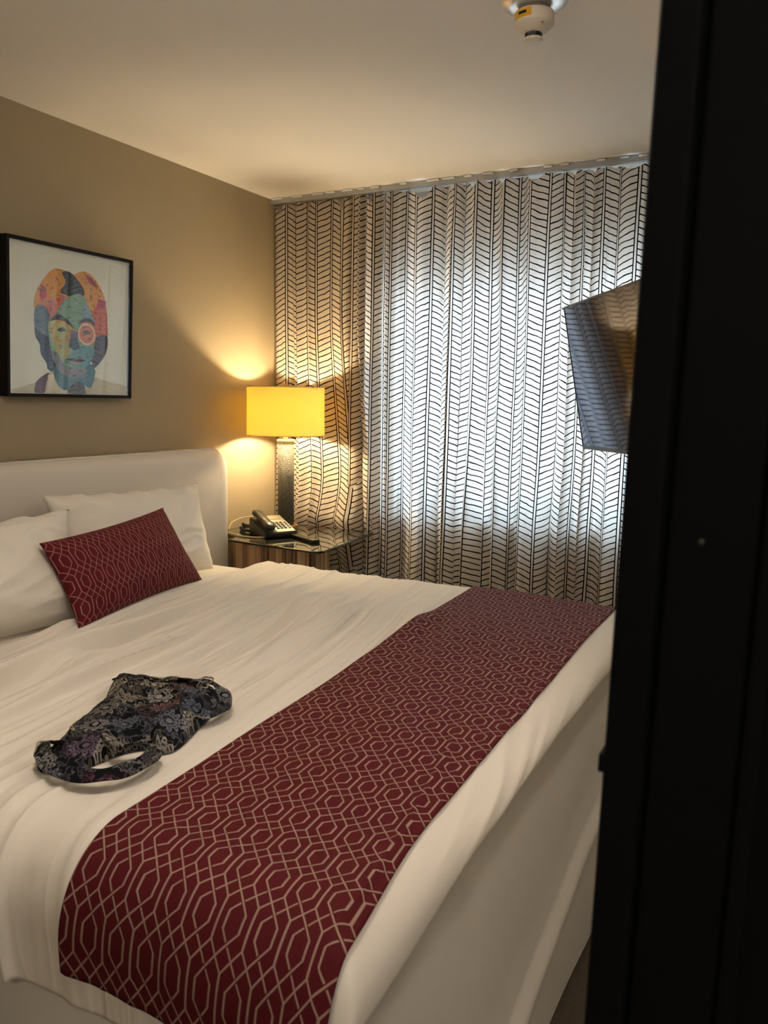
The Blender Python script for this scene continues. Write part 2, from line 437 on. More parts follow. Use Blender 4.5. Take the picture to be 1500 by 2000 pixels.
# fitted bottom sheet/valance with long diagonal folds on the foot side
def wrinkle(a, b):
    d = a+0.16*b + 0.045*(vn(a*1.5, b*1.6)-.5)
    w1 = sridge(d*10+2, b*0.7, 3); w2 = sridge(d*19+7, b*1.05+5, 4); w3 = sridge(d*29+1, b*1.5, 3)
    amt = 0.20+1.25*vn(a*2.6+4, b*1.3+1)**1.3
    head = sstep(-0.95, -1.5, a)
    w = (0.060*w1+0.072*w2+0.026*w3-0.026)*amt*(0.34+0.9*head)*(1-0.55*sstep(-1.12, -0.95, a))
    w = w*(1-0.88*sstep(2.25, 2.65, b))*(1+0.6*sstep(1.15, 0.85, b)*sstep(-1.0, -1.2, a))
    flat = 1-0.92*np.exp(-(((a+1.22)/0.25)**2+((b-1.20)/0.36)**2)**2)
    return w*flat + 0.008*(vn(a*3.1+5, b*2.1)-.5)
R = 0.075
def side_profile(s, R=R):
    """s: arc length past the start of the edge curve -> (outward, down)"""
    q = R*math.pi/2
    th = np.clip(s/R, 0, math.pi/2)
    out = R*np.sin(th); down = R*(1-np.cos(th))
    ex = np.clip(s-q, 0, None)
    return out, down+ex
def foot_profile(s):
    out, down = side_profile(s)
    # puffy roll: bulges then tucks back in
    b = 0.016*np.sin(np.clip((s-0.03)/0.12, 0, 1)*math.pi) - 0.030*sstep(0.105, 0.16, s)
    return out+b, down
A0 = -2.13
aF = XF-0.005          # start of the foot curve
RN = 0.12
bA = YA+RN-0.005; bB = YB-R+0.03
def cloth(a, b, lift=0.0, damp=1.0):
    """a along the bed, b across it (flat cloth coordinates, arrays) -> positions"""
    so = np.clip(a-aF, 0, None)*(1.0+0.0*b); ox, dx = foot_profile(so)
    dx = dx*(0.92+0.55*sstep(1.35, 0.85, b)+0.12*np.sin(b*3.1))
    sn = np.clip(bA-b, 0, None); on, dn = side_profile(sn, RN)
    sf = np.clip(b-bB, 0, None); of, df_ = side_profile(sf)
    x = np.minimum(a, aF)+ox + 0.028*sstep(2.9, 0.8, b)*sstep(-1.6, -0.6, a)
    bulge = 0.012*np.sin(a*9)*sstep(0.05, 0.25, sn)
    y = np.clip(b, bA, bB)-on+of + (-bulge*1.0)
    dn = dn + 0.034*sstep(-1.35, -0.75, a)*sstep(0.06, 0.26, sn) + 0.02*sstep(0.1, 0.26, sn)*sstep(-1.6, -1.1, a)
    z = ZB - (dx**4+dn**4+df_**4+1e-16)**0.25
    # cushion-like crown of the mattress, dip where it ends at the head
    z = z - 0.010*(1-sstep(0, 0.35, aF-np.minimum(a, aF))) - 0.0*a
    z = z - 0.045*sstep(A0+0.10, A0, a)
    P = np.stack([x, y, z], -1)
    w = wrinkle(a, b)*damp
    # displace along the local normal
    du = np.gradient(P, axis=0); dvv = np.gradient(P, axis=1)
    N = np.cross(du, dvv); N /= np.linalg.norm(N, axis=-1, keepdims=True)+1e-9
    drop = np.clip(np.maximum(np.maximum(dx, dn), df_)/0.1, 0, 1)
    w = w*(1-0.75*(so > 0)*drop) + lift
    return P+N*w[..., None]
HEM_F, HEM_S = 0.165, 0.275
a = np.concatenate([np.linspace(A0, aF, 430), np.linspace(aF, aF+HEM_F, 40)[1:]])
b = np.concatenate([np.linspace(bA-HEM_S, bA, 40)[:-1], np.linspace(bA, bB, 300), np.linspace(bB, bB+0.26, 36)[1:]])
A, B = np.meshgrid(a, b, indexing='ij')
# uneven head edge
mk = sstep(A0, A0+0.45, A)*(1-sstep(-1.15, -0.75, A))
Aw = A - 0.16*(B-1.85)*mk + (0.05*(vn(B*4, B*0+1)-.5)+0.05*(B-1.9)*-0.1)*sstep(A0+0.3, A0, A)
P = cloth(Aw, B)
t = NT(M_duvet); uvn = t.uv()[0]
n1 = t.noise(t.mapv(uvn, (15, 1.3, 1)), 1.0, 2, rough=0.5); n2 = t.noise(t.mapv(uvn, (3, 2, 1)), 1.0, 1)
crs = t.m('SUBTRACT', 1.0, t.m('MULTIPLY', t.m('ABSOLUTE', t.m('SUBTRACT', n1, 0.5)), 6.0))
crs = t.m('MULTIPLY', t.m('MAXIMUM', crs, 0.0), t.m('MULTIPLY', n2, n2))
fd = t.n.new('ShaderNodeMapRange'); t.l.new(t.uv()[1], fd.inputs[0]); fd.inputs[1].default_value = -1.15; fd.inputs[2].default_value = -0.9; fd.inputs[3].default_value = 1.0; fd.inputs[4].default_value = 0.15
crs = t.m('MULTIPLY', crs, fd.outputs[0])
t.l.new(t.bump(crs, 0.8, 0.016), bsdf(M_duvet).inputs['Normal'])
me = grid_mesh('duvet', P, np.stack([A, B], -1))
duvet = link('duvet', me, M_duvet); thicken(duvet, 0.012, -1)
tag(duvet, 'crumpled white duvet spread over the whole bed', 'duvet')

# valance sheet on the foot side and near side, below the duvet hem
def skirt_x(y, z):
    f = 0.035*sstep(0.10, 0.0, np.abs((z-(0.21+0.215*(y-1.66)))))*0.3
    st = 0.030*sstep(0.02, -0.02, z-(0.205+0.217*(y-1.66)))            # cloth layer stepping out under the diagonal crease
    return XF+0.045+0.02*np.sin(y*2.3)+f+st+0.02*(0.75-z)+0.008*(vn(y*3, z*3)-.5)
ys = np.linspace(YA+0.02, YB, 160); zs = np.linspace(0.02, 0.80, 90)
Yg, Zg = np.meshgrid(ys, zs, indexing='ij')
Pf = np.stack([skirt_x(Yg, Zg), Yg, Zg], -1)
xs = np.linspace(XH+0.02, XF+0.04, 140)
Xg, Zg2 = np.meshgrid(xs, zs, indexing='ij')
Pn = np.stack([Xg, YA+0.020-0.006*np.sin(Xg*7)*(0.8-Zg2), Zg2], -1)
# one continuous skirt round the corner
Pn2 = Pn.copy()
x_at = skirt_x(np.full(zs.shape, YA+0.02), zs)
f = (xs-xs[0])/(xs[-1]-xs[0])
Pn2[:, :, 0] = xs[0]+(x_at[None, :]-xs[0])*f[:, None]
Pall = np.concatenate([Pn2[:-1], Pf], 0)
# round the corner between the two
for _ in range(14):
    i0, i1 = 128, 150
    Pall[i0:i1, :, :2] = (Pall[i0-1:i1-1, :, :2]+2*Pall[i0:i1, :, :2]+Pall[i0+1:i1+1, :, :2])/4
me = grid_mesh('bed_skirt', Pall)
sk = off(link('bed_skirt', me, M_sheet, bed, (0, 0, 0)))

# ------------------------------------------------------------ interlaced trellis cloth (runner and cushion)
def trellis(name, bg, line, S, Q, wid, lw_rough=0.7):
    """honeycomb of elongated hexagons with a smaller hexagon chain laced through it"""
    m = bpy.data.materials.new(name); m.use_nodes = True; t = NT(m); b = bsdf(m)
    uvv, u, v = t.uv()
    q = t.m('FRACT', t.m('DIVIDE', v, 2*Q))
    tri = t.m('SUBTRACT', t.m('MULTIPLY', t.m('ABSOLUTE', t.m('SUBTRACT', q, 0.5)), 4.0), 1.0)
    def clampz(k): return t.m('MAXIMUM', t.m('MINIMUM', t.m('MULTIPLY', tri, k), 1.0), -1.0)
    zo = clampz(2.78); zi = clampz(1.39)
    def dist(c0, amp, z):
        x = t.m('SUBTRACT', u, t.m('MULTIPLY', z, amp))
        f = t.m('FRACT', t.m('ADD', t.m('DIVIDE', t.m('SUBTRACT', x, c0), S), 0.5))
        return t.m('MULTIPLY', t.m('ABSOLUTE', t.m('SUBTRACT', f, 0.5)), S)
    in1 = dist(S/4, -S/2, zi); in2 = dist(-S/4, S/2, zi)
    def line_(d):
        n = t.n.new('ShaderNodeMapRange'); n.inputs[1].default_value = wid*0.8; n.inputs[2].default_value = wid*1.25
        n.inputs[3].default_value = 1.0; n.inputs[4].default_value = 0.0; t.l.new(d, n.inputs[0]); return n.outputs[0]
    # over and under: the first family of strands passes over the second
    over = line_(t.m('MINIMUM', in1, dist(S/4, S/4, zo))); gap = t.m('GREATER_THAN', in1, wid*2.3)
    under = t.m('MULTIPLY', line_(t.m('MINIMUM', in2, dist(3*S/4, -S/4, zo))), gap)
    ln = t.m('MAXIMUM', over, under)
    fib = t.noise(t.mapv(uvv, (900, 120, 1)), 1.0, 2)
    c1 = t.mix(t.m('MULTIPLY', fib, 0.5), bg, tuple(x*0.55 for x in bg[:3])+(1,))
    t.l.new(t.mix(ln, c1, line), b.inputs['Base Color'])
    b.inputs['Roughness'].default_value = lw_rough; b.inputs['Specular IOR Level'].default_value = 0.08
    t.l.new(t.bump(ln, 0.35, 0.001), b.inputs['Normal'])
    return m
M_run = trellis('burgundy_trellis_cloth', rgb(88, 27, 31), rgb(152, 124, 110), 0.046, 0.077, 0.0015)
M_cush = trellis('burgundy_trellis_cushion', rgb(98, 29, 36), rgb(152, 112, 104), 0.049, 0.076, 0.0014)

a = np.linspace(0, 1, 110); b = np.concatenate([np.linspace(bA-0.225, bA, 34)[:-1], np.linspace(bA, bB, 300), np.linspace(bB, bB+0.2, 30)[1:]])
A, B = np.meshgrid(a, b, indexing='ij')
xl = -0.975-0.06*(B-0.83)-0.02*sstep(0.9, 0.7, B)
xr = -0.545-0.012*(B-0.83)+0.02*sstep(1.2, 0.8, B)
Ar = xl+(xr-xl)*A
P = cloth(Ar, B, lift=0.004, damp=1.0)
me = grid_mesh('bed_runner', P, np.stack([A*0.40, B], -1))
run = link('bed_runner', me, M_run); thicken(run, 0.003, 1)
tag(run, 'burgundy bed runner with pink trellis pattern across the foot of the bed', 'bed runner')

# ------------------------------------------------------------ pillows
def pillow(name, TL, TR, BR, BL, thick, mtl, seed=1, wr=0.006, n=70, uvscale=None, pinch=0.06, seam=0.010, sag=0.0):
    TL, TR, BR, BL = [np.array(q, float) for q in (TL, TR, BR, BL)]
    u = np.linspace(0, 1, n); U, V = np.meshgrid(u, u, indexing='ij')
    pinch = pinch*1.5
    w0 = np.linalg.norm(TR-TL); h0 = np.linalg.norm(BL-TL)
    # edges drawn in between the corners
    cu = 4*V*(1-V); cv = 4*U*(1-U)
    Uc = U+(0.5-U)*2*pinch*cu*0.5*np.abs(2*U-1)**1.5; Vc = V+(0.5-V)*2*pinch*cv*0.5*np.abs(2*V-1)**1.5
    Pm = (TL*((1-Uc)*(1-Vc))[..., None]+TR*(Uc*(1-Vc))[..., None]+BR*(Uc*Vc)[..., None]+BL*((1-Uc)*Vc)[..., None])
    N = np.cross(TR-TL, BL-TL); N /= np.linalg.norm(N)
    prof = (np.clip(1-np.abs(2*U-1)**2.6, 0, 1)*np.clip(1-np.abs(2*V-1)**2.6, 0, 1))**0.55
    prof = prof*(1+sag*(V-0.5))
    wx = U+0.12*vn(U*4+seed, V*4); wy = V+0.12*vn(U*4, V*4+seed*2)
    r1 = wr*(sridge(wx*3.2+wy*2.2+seed, wy*2.6-wx*1.1+seed*2, 3)+0.6*sridge(wx*6+wy*7+seed*3, wy*3-wx*4, 3)+0.4*vn(wx*3, wy*3+seed)-0.6)*np.clip(prof*2, 0, 1)
    edge = wr*0.9*np.sin(U*37+seed)*np.exp(-((V)/0.07)**2)
    front = Pm-N*((thick*0.5*prof+r1+edge*np.clip(prof*4, 0, 1))[..., None])
    back = Pm+N*((thick*0.5*prof)[..., None])
    UV = np.stack([U*w0, V*h0], -1)
    bm = bmesh.new(); uvl = bm.loops.layers.uv.new('UVMap')
    vf = [[bm.verts.new(front[i, j]) for j in range(n)] for i in range(n)]
    vb = [[vf[i][j] if (i in (0, n-1) or j in (0, n-1)) else bm.verts.new(back[i, j]) for j in range(n)] for i in range(n)]
    for i in range(n-1):
        for j in range(n-1):
            f = bm.faces.new((vf[i][j], vf[i][j+1], vf[i+1][j+1], vf[i+1][j]))
            for lp, (p, q) in zip(f.loops, ((i, j), (i, j+1), (i+1, j+1), (i+1, j))): lp[uvl].uv = UV[p, q]
            try:
                f = bm.faces.new((vb[i][j], vb[i+1][j], vb[i+1][j+1], vb[i][j+1]))
                for lp, (p, q) in zip(f.loops, ((i, j), (i+1, j), (i+1, j+1), (i, j+1))): lp[uvl].uv = UV[p, q]
            except ValueError: pass
    bmesh.ops.recalc_face_normals(bm, faces=bm.faces)
    return from_bm(name, bm, mtl, smooth=True)
M_pil = mat('white_pillowcase', rgb(228, 221, 208), 0.85, bump=(600, 0.2, 0.0005), sheen=0.15)
p1 = pillow('pillow', (-2.28, 1.905, 1.275), (-2.27, 2.68, 1.258), (-2.155, 2.64, 0.915), (-2.13, 1.90, 0.915), 0.20, M_pil, 2, 0.018)
tag(p1, 'white pillow leaning on the headboard behind the burgundy cushion', 'pillow', 'white pillows at the headboard')
p2 = pillow('pillow', (-2.17, 1.02, 1.23), (-2.15, 1.905, 1.238), (-1.985, 1.84, 0.918), (-1.96, 1.02, 0.918), 0.21, M_pil, 5, 0.016)
tag(p2, 'white pillow cut by the left edge of the picture, left of burgundy cushion', 'pillow', 'white pillows at the headboard')
p3 = pillow('cushion', (-1.985, 1.645, 1.178), (-2.075, 2.262, 1.212), (-1.985, 2.365, 0.938), (-1.865, 1.672, 0.930), 0.14, M_cush, 7, 0.004, pinch=0.05)
tag(p3, 'burgundy rectangular cushion with pink trellis pattern', 'cushion')

# ------------------------------------------------------------ bedside table
ZT = 0.972
tb = empty('bedside_table', (-2.15, 3.2, 0), 'glass topped bedside table with wooden stave base beside the bed', 'table')
def rel(p): return (p[0]+2.15, p[1]-3.2)
glass_pts = [(-2.335, 2.972), (-1.86, 2.926), (-1.835, 2.93), (-1.822, 2.952), (-1.88, 3.50), (-1.90, 3.535), (-2.50, 3.535), (-2.525, 3.51), (-2.525, 3.12), (-2.365, 3.065)]
M_tg = mat('table_glass', rgb(214, 226, 216), 0.02); bsdf(M_tg).inputs['Transmission Weight'].default_value = 1.0; bsdf(M_tg).inputs['IOR'].default_value = 1.6
M_tge = mat('dark_glass_edge', rgb(14, 20, 17), 0.15)
bm = bmesh.new(); prism(bm, [rel(p) for p in glass_pts], ZT-0.010, ZT, 0.0)
from_bm('glass_top', bm, [M_tg], tb)
bm = bmesh.new(); tube(bm, [(*rel(p), ZT-0.005) for p in glass_pts], 0.0052, 8, True); from_bm('glass_edge', bm, M_tge, tb)['label'] = 'dark bevelled glass edge'
M_st = []
for i, c in enumerate(((172, 136, 98), (134, 101, 72), (188, 154, 114), (108, 78, 56), (156, 119, 85))):
    m = mat('stave_wood', rgb(*c), 0.5); t = NT(m)
    g = t.noise(t.mapv(t.obj(), (60, 60, 3)), 1.0, 4)
    t.l.new(t.mix(g, tuple(x*0.55 for x in rgb(*c)[:3])+(1,), tuple(min(1, x*1.25) for x in rgb(*c)[:3])+(1,)), bsdf(m).inputs['Base Color'])
    M_st.append(m)
base = [(-2.34, 3.05), (-2.30, 3.035), (-2.0, 3.02), (-1.955, 3.05), (-1.955, 3.19), (-2.03, 3.30), (-2.38, 3.34), (-2.43, 3.28), (-2.42, 3.12)]
bm = bmesh.new(); cx = sum(p[0] for p in base)/len(base); cy = sum(p[1] for p in base)/len(base)
prism(bm, [rel((cx+(p[0]-cx)*0.93, cy+(p[1]-cy)*0.93)) for p in base], 0.0, ZT-0.0125); from_bm('base_core', bm, M_st[3], tb)
rs = random.Random(9); k = 0
for i in range(len(base)):
    p, q = Vector((*base[i], 0)), Vector((*base[(i+1) % len(base)], 0)); d = q-p; Ln = d.length; d.normalize()
    ang = math.atan2(d.y, d.x); s = 0.0
    while s < Ln-0.004:
        w = min(rs.choice((0.016, 0.022, 0.03, 0.038)), Ln-s)
        if Ln-s-w < 0.01: w = Ln-s
        dep = rs.choice((0.0, 0.003, 0.007))
        bm = bmesh.new(); box(bm, 0.0006, w-0.0006, -0.012-dep*0-0.0, 0.012, 0.001, ZT-0.0125, bev=0.0015, seg=1)
        c = p+d*s; r_ = rel((c.x, c.y)); nn = Vector((d.y, -d.x, 0))*dep
        from_bm('stave', bm, M_st[rs.randrange(5)], tb, (r_[0]+nn.x, r_[1]+nn.y, 0), (0, 0, ang)); s += w; k += 1

# ------------------------------------------------------------ table lamp
LX, LY = -2.307, 3.385
lp = empty('table_lamp', (LX, LY, ZT+0.0003), 'table lamp with glowing yellow drum shade on the bedside table', 'lamp')
M_croc = mat('grey_reptile_leather', rgb(128, 124, 108), 0.5); t = NT(M_croc)
vo = t.n.new('ShaderNodeTexVoronoi'); vo.feature = 'DISTANCE_TO_EDGE'; vo.inputs['Scale'].default_value = 1.0
t.l.new(t.mapv(t.obj(), (95, 95, 120)), vo.inputs['Vector'])
e_ = t.m('MINIMUM', t.m('MULTIPLY', vo.outputs['Distance'], 6.0), 1.0)
t.l.new(t.mix(e_, rgb(66, 63, 54), rgb(112, 108, 94)), bsdf(M_croc).inputs['Base Color']); t.l.new(t.bump(e_, 0.7, 0.002), bsdf(M_croc).inputs['Normal'])
M_brass = mat('brushed_brass', rgb(196, 158, 104), 0.32, metal=0.8)
M_cream = mat('lamp_cap', rgb(216, 208, 182), 0.5)
bm = bmesh.new(); lathe(bm, [(.0, 0), (.060, 0), (.062, .003), (.062, .019), (.059, .022), (.0, .022)], 64, cap=False); from_bm('base_ring', bm, M_brass, lp, smooth=False)
bm = bmesh.new(); lathe(bm, [(.0405, .022), (.0405, .432)], 64); from_bm('body', bm, M_croc, lp, smooth=False)
for p in lp.children[-1].data.polygons: p.use_smooth = len(p.vertices) == 4
bm = bmesh.new(); lathe(bm, [(.0, .432), (.0435, .432), (.0435, .440), (.0, .440)], 64, cap=False); from_bm('body_cap', bm, M_cream, lp)
bm = bmesh.new(); lathe(bm, [(.012, .440), (.012, .50), (.009, .505), (.009, .52)], 24); from_bm('neck', bm, M_brass, lp, smooth=True)
M_shade = bpy.data.materials.new('yellow_linen_shade'); M_shade.use_nodes = True
t = NT(M_shade); t.n.remove(t.n['Principled BSDF'])
df = t.n.new('ShaderNodeBsdfDiffuse'); tl = t.n.new('ShaderNodeBsdfTranslucent'); mx = t.n.new('ShaderNodeMixShader')
lin = t.noise(t.mapv(t.obj(), (60, 60, 900)), 1.0, 2)
SHC = (0.57, 0.45, 0.125, 1)
t.l.new(t.mix(lin, tuple(x*0.93 for x in SHC[:3])+(1,), SHC), tl.inputs[0]); df.inputs[0].default_value = (0.80, 0.68, 0.42, 1)
mx.inputs[0].default_value = 0.5
t.l.new(df.outputs[0], mx.inputs[1]); t.l.new(tl.outputs[0], mx.inputs[2]); t.l.new(mx.outputs[0], t.n['Material Output'].inputs[0])
z0, z1 = 0.463, 0.694
bm = bmesh.new(); lathe(bm, [(.1895, z0), (.1880, z1)], 96, cap=False); lathe(bm, [(.1872, z1), (.1887, z0)], 96, cap=False); from_bm('lamp_shade', bm, M_shade, lp, smooth=True)
M_trim = mat('shade_trim', rgb(226, 196, 128), 0.7)
for zz in (z0, z1):
    bm = bmesh.new(); tube(bm, [(.1885*math.cos(2*math.pi*k/96), .1885*math.sin(2*math.pi*k/96), zz) for k in range(96)], 0.0022, 6, True)
    from_bm('shade_rim', bm, M_trim, lp, smooth=True)
bm = bmesh.new(); tube(bm, [(.03*math.cos(2*math.pi*k/32), .03*math.sin(2*math.pi*k/32), z1-.012) for k in range(32)], 0.002, 6, True)
for k in range(3):
    an = 2*math.pi*k/3+.4; tube(bm, [(.03*math.cos(an), .03*math.sin(an), z1-.012), (.187*math.cos(an), .187*math.sin(an), z1-.004)], 0.0016, 6)
from_bm('shade_spider', bm, M_brass, lp, smooth=True)
bm = bmesh.new()
for s_ in (-1, 1): tube(bm, catmull([(0, s_*.012, .50), (0, s_*.045, .54), (0, s_*.05, .60), (0, s_*.02, .67), (0, 0, .682)], 8), 0.0016, 6)
from_bm('harp', bm, M_brass, lp, smooth=True)
bm = bmesh.new(); lathe(bm, [(.0, .682), (.022, .683), (.022, .695), (.014, .700), (.012, .706), (.006, .711), (0.0, .712)], 24, cap=False); from_bm('finial', bm, M_brass, lp, smooth=True)
M_bulb = bpy.data.materials.new('warm_bulb'); M_bulb.use_nodes = True
bsdf(M_bulb).inputs['Emission Color'].default_value = (1.0, 0.80, 0.50, 1); bsdf(M_bulb).inputs['Emission Strength'].default_value = LAMP
bm = bmesh.new(); lathe(bm, [(.0, .522), (.012, .522), (.014, .532), (.022, .546), (.0245, .558), (.022, .570), (.012, .580), (.0, .584)], 24, cap=False); from_bm('bulb', bm, M_bulb, lp, smooth=True)

# ------------------------------------------------------------ telephone
ph = empty('telephone', (-2.250, 3.195, ZT+0.0005), 'black desk telephone with a white keypad face in front of the lamp', 'telephone', math.radians(60))
M_pb = mat('black_phone_plastic', rgb(24, 22, 20), 0.28)
M_pf = mat('phone_face_card', rgb(226, 214, 184), 0.45)
M_key = mat('grey_keys', rgb(52, 54, 60), 0.5)
# local: x right, y back; the face slopes up to the back
def slope(y): return 0.022+(y+0.095)*0.30
bm = bmesh.new()
pr_ = [(-.095, 0.0), (-.098, .012), (-.095, .024), (.090, slope(.09)), (.098, slope(.09)-.012), (.098, 0.0)]
vs = [[bm.verts.new((x, y, z)) for y, z in pr_] for x in (-.080, .080)]
bm.faces.new(vs[0]); bm.faces.new(list(reversed(vs[1])))
for k in range(6): bm.faces.new((vs[0][k], vs[1][k], vs[1][(k+1) % 6], vs[0][(k+1) % 6]))
bmesh.ops.recalc_face_normals(bm, faces=bm.faces)
bmesh.ops.bevel(bm, geom=list(bm.edges), offset=0.004, segments=2, affect='EDGES')
from_bm('phone_body', bm, M_pb, ph)
tilt = math.atan(0.30)
def onface(bm, x0, x1, y0, y1, h, bev=0.001):
    g0 = len(bm.verts); box(bm, x0, x1, y0, y1, 0, h, bev=bev, seg=1)
    bm.verts.ensure_lookup_table()
    for v in list(bm.verts)[g0:]: v.co.z += slope(v.co.y)+0.0008
bm = bmesh.new(); onface(bm, -.018, .074, -.088, .085, .0025); from_bm('face_plate', bm, M_pf, ph)
for r in range(4):
    for c in range(3):
        bm = bmesh.new(); x0 = -.006+c*.019; y0 = -.062+r*.019; onface(bm, x0, x0+.013, y0, y0+.010, .0065); from_bm('key', bm, M_key, ph)
for r in range(4):
    bm = bmesh.new(); y0 = -.062+r*.019; onface(bm, .054, .066, y0, y0+.009, .0055); from_bm('function_key', bm, M_key, ph)
bm = bmesh.new(); onface(bm, 0.0, .056, .038, .044, .0032, 0.0004); from_bm('display_strip', bm, mat('display_grey', rgb(150, 146, 130), 0.4), ph)
# handset: rounded bar with two lobes
N1, N2 = 26, 16; bm = bmesh.new(); rings = []
for i in range(N1):
    s = i/(N1-1); y = -.098+s*.196
    e1 = math.exp(-((s-.12)/.13)**2)+math.exp(-((s-.88)/.13)**2)
    wx = .021+.005*e1; hz = .012+.004*e1; endf = max(0.12, min(1, (1-(abs(2*s-1))**9)))**.5
    zc = slope(y)+.022+.006*math.sin(math.pi*s)
    rings.append([bm.verts.new((-.049+wx*endf*math.copysign(abs(math.cos(a_))**.7, math.cos(a_)), y, zc+hz*endf*math.copysign(abs(math.sin(a_))**.8, math.sin(a_)))) for a_ in [2*math.pi*k/N2 for k in range(N2)]])
for A_, B_ in zip(rings, rings[1:]):
    for k in range(N2): bm.faces.new((A_[k], A_[(k+1) % N2], B_[(k+1) % N2], B_[k]))
bm.faces.new(list(reversed(rings[0]))); bm.faces.new(rings[-1]); bmesh.ops.recalc_face_normals(bm, faces=bm.faces)
from_bm('handset', bm, M_pb, ph, smooth=True)
# coiled cord, heaped left of the phone
def coil(path, rad, turns, r):
    C_ = catmull(path, 40); n = len(C_); out = []
    for i, p in enumerate(C_):
        tt = (C_[min(i+1, n-1)]-C_[max(i-1, 0)]); tt = Vector(tt).normalized(); s_ = tt.cross(Vector((0, 0, 1)))
        if s_.length < .01: s_ = Vector((1, 0, 0))
        s_.normalize(); uu = s_.cross(tt)
        an = 2*math.pi*turns*i/n; q = Vector(p)+s_*rad*math.cos(an)+uu*rad*math.sin(an); out.append(q)
    return out
bm = bmesh.new()
tube(bm, coil([(-2.33, 3.13, ZT+.010), (-2.36, 3.17, ZT+.010), (-2.42, 3.19, ZT+.010), (-2.47, 3.24, ZT+.010), (-2.44, 3.29, ZT+.011), (-2.38, 3.25, ZT+.024), (-2.41, 3.20, ZT+.030), (-2.46, 3.24, ZT+.028)], .0065, 60, 0), 0.0022, 6)
tag(from_bm('coiled_cord', bm, M_pb, smooth=True), 'black coiled telephone cord heaped beside the phone', 'cord')
M_cable = mat('beige_cable', rgb(178, 158, 120), 0.45)
bm = bmesh.new(); tube(bm, catmull([(-2.51, 3.19, ZT+.004), (-2.515, 3.23, ZT+.035), (-2.50, 3.31, ZT+.050), (-2.45, 3.38, ZT+.045), (-2.40, 3.40, ZT+.012), (-2.37, 3.39, ZT+.004)], 10), 0.0032, 8)
tag(from_bm('lamp_cable', bm, M_cable, smooth=True), 'beige cable looping behind the telephone towards the lamp', 'cable')
bm = bmesh.new(); tube(bm, catmull([(-2.50, 3.13, ZT+.004), (-2.42, 3.10, ZT+.004), (-2.33, 3.06, ZT+.004), (-2.25, 3.07, ZT+.004), (-2.22, 3.11, ZT+.004)], 10), 0.0030, 8)
tag(from_bm('telephone_cable', bm, M_cable, smooth=True), 'pale cable lying along the front left of the glass table top', 'cable')
rc_ = empty('remote_control', (-2.045, 3.152, ZT+0.0003), 'slim black remote lying on the glass right of the telephone', 'remote', math.radians(-27))
bm = bmesh.new(); box(bm, -.105, .105, -.019, .019, 0, .014, bev=.004, seg=3); from_bm('remote_body', bm, M_pb, rc_)
for i in range(5):
    for j in range(2):
        bm = bmesh.new(); box(bm, -.08+i*.03, -.068+i*.03, -.011+j*.014, -.003+j*.014, .0138, .0155, bev=.0006, seg=1); from_bm('button', bm, M_key, rc_)

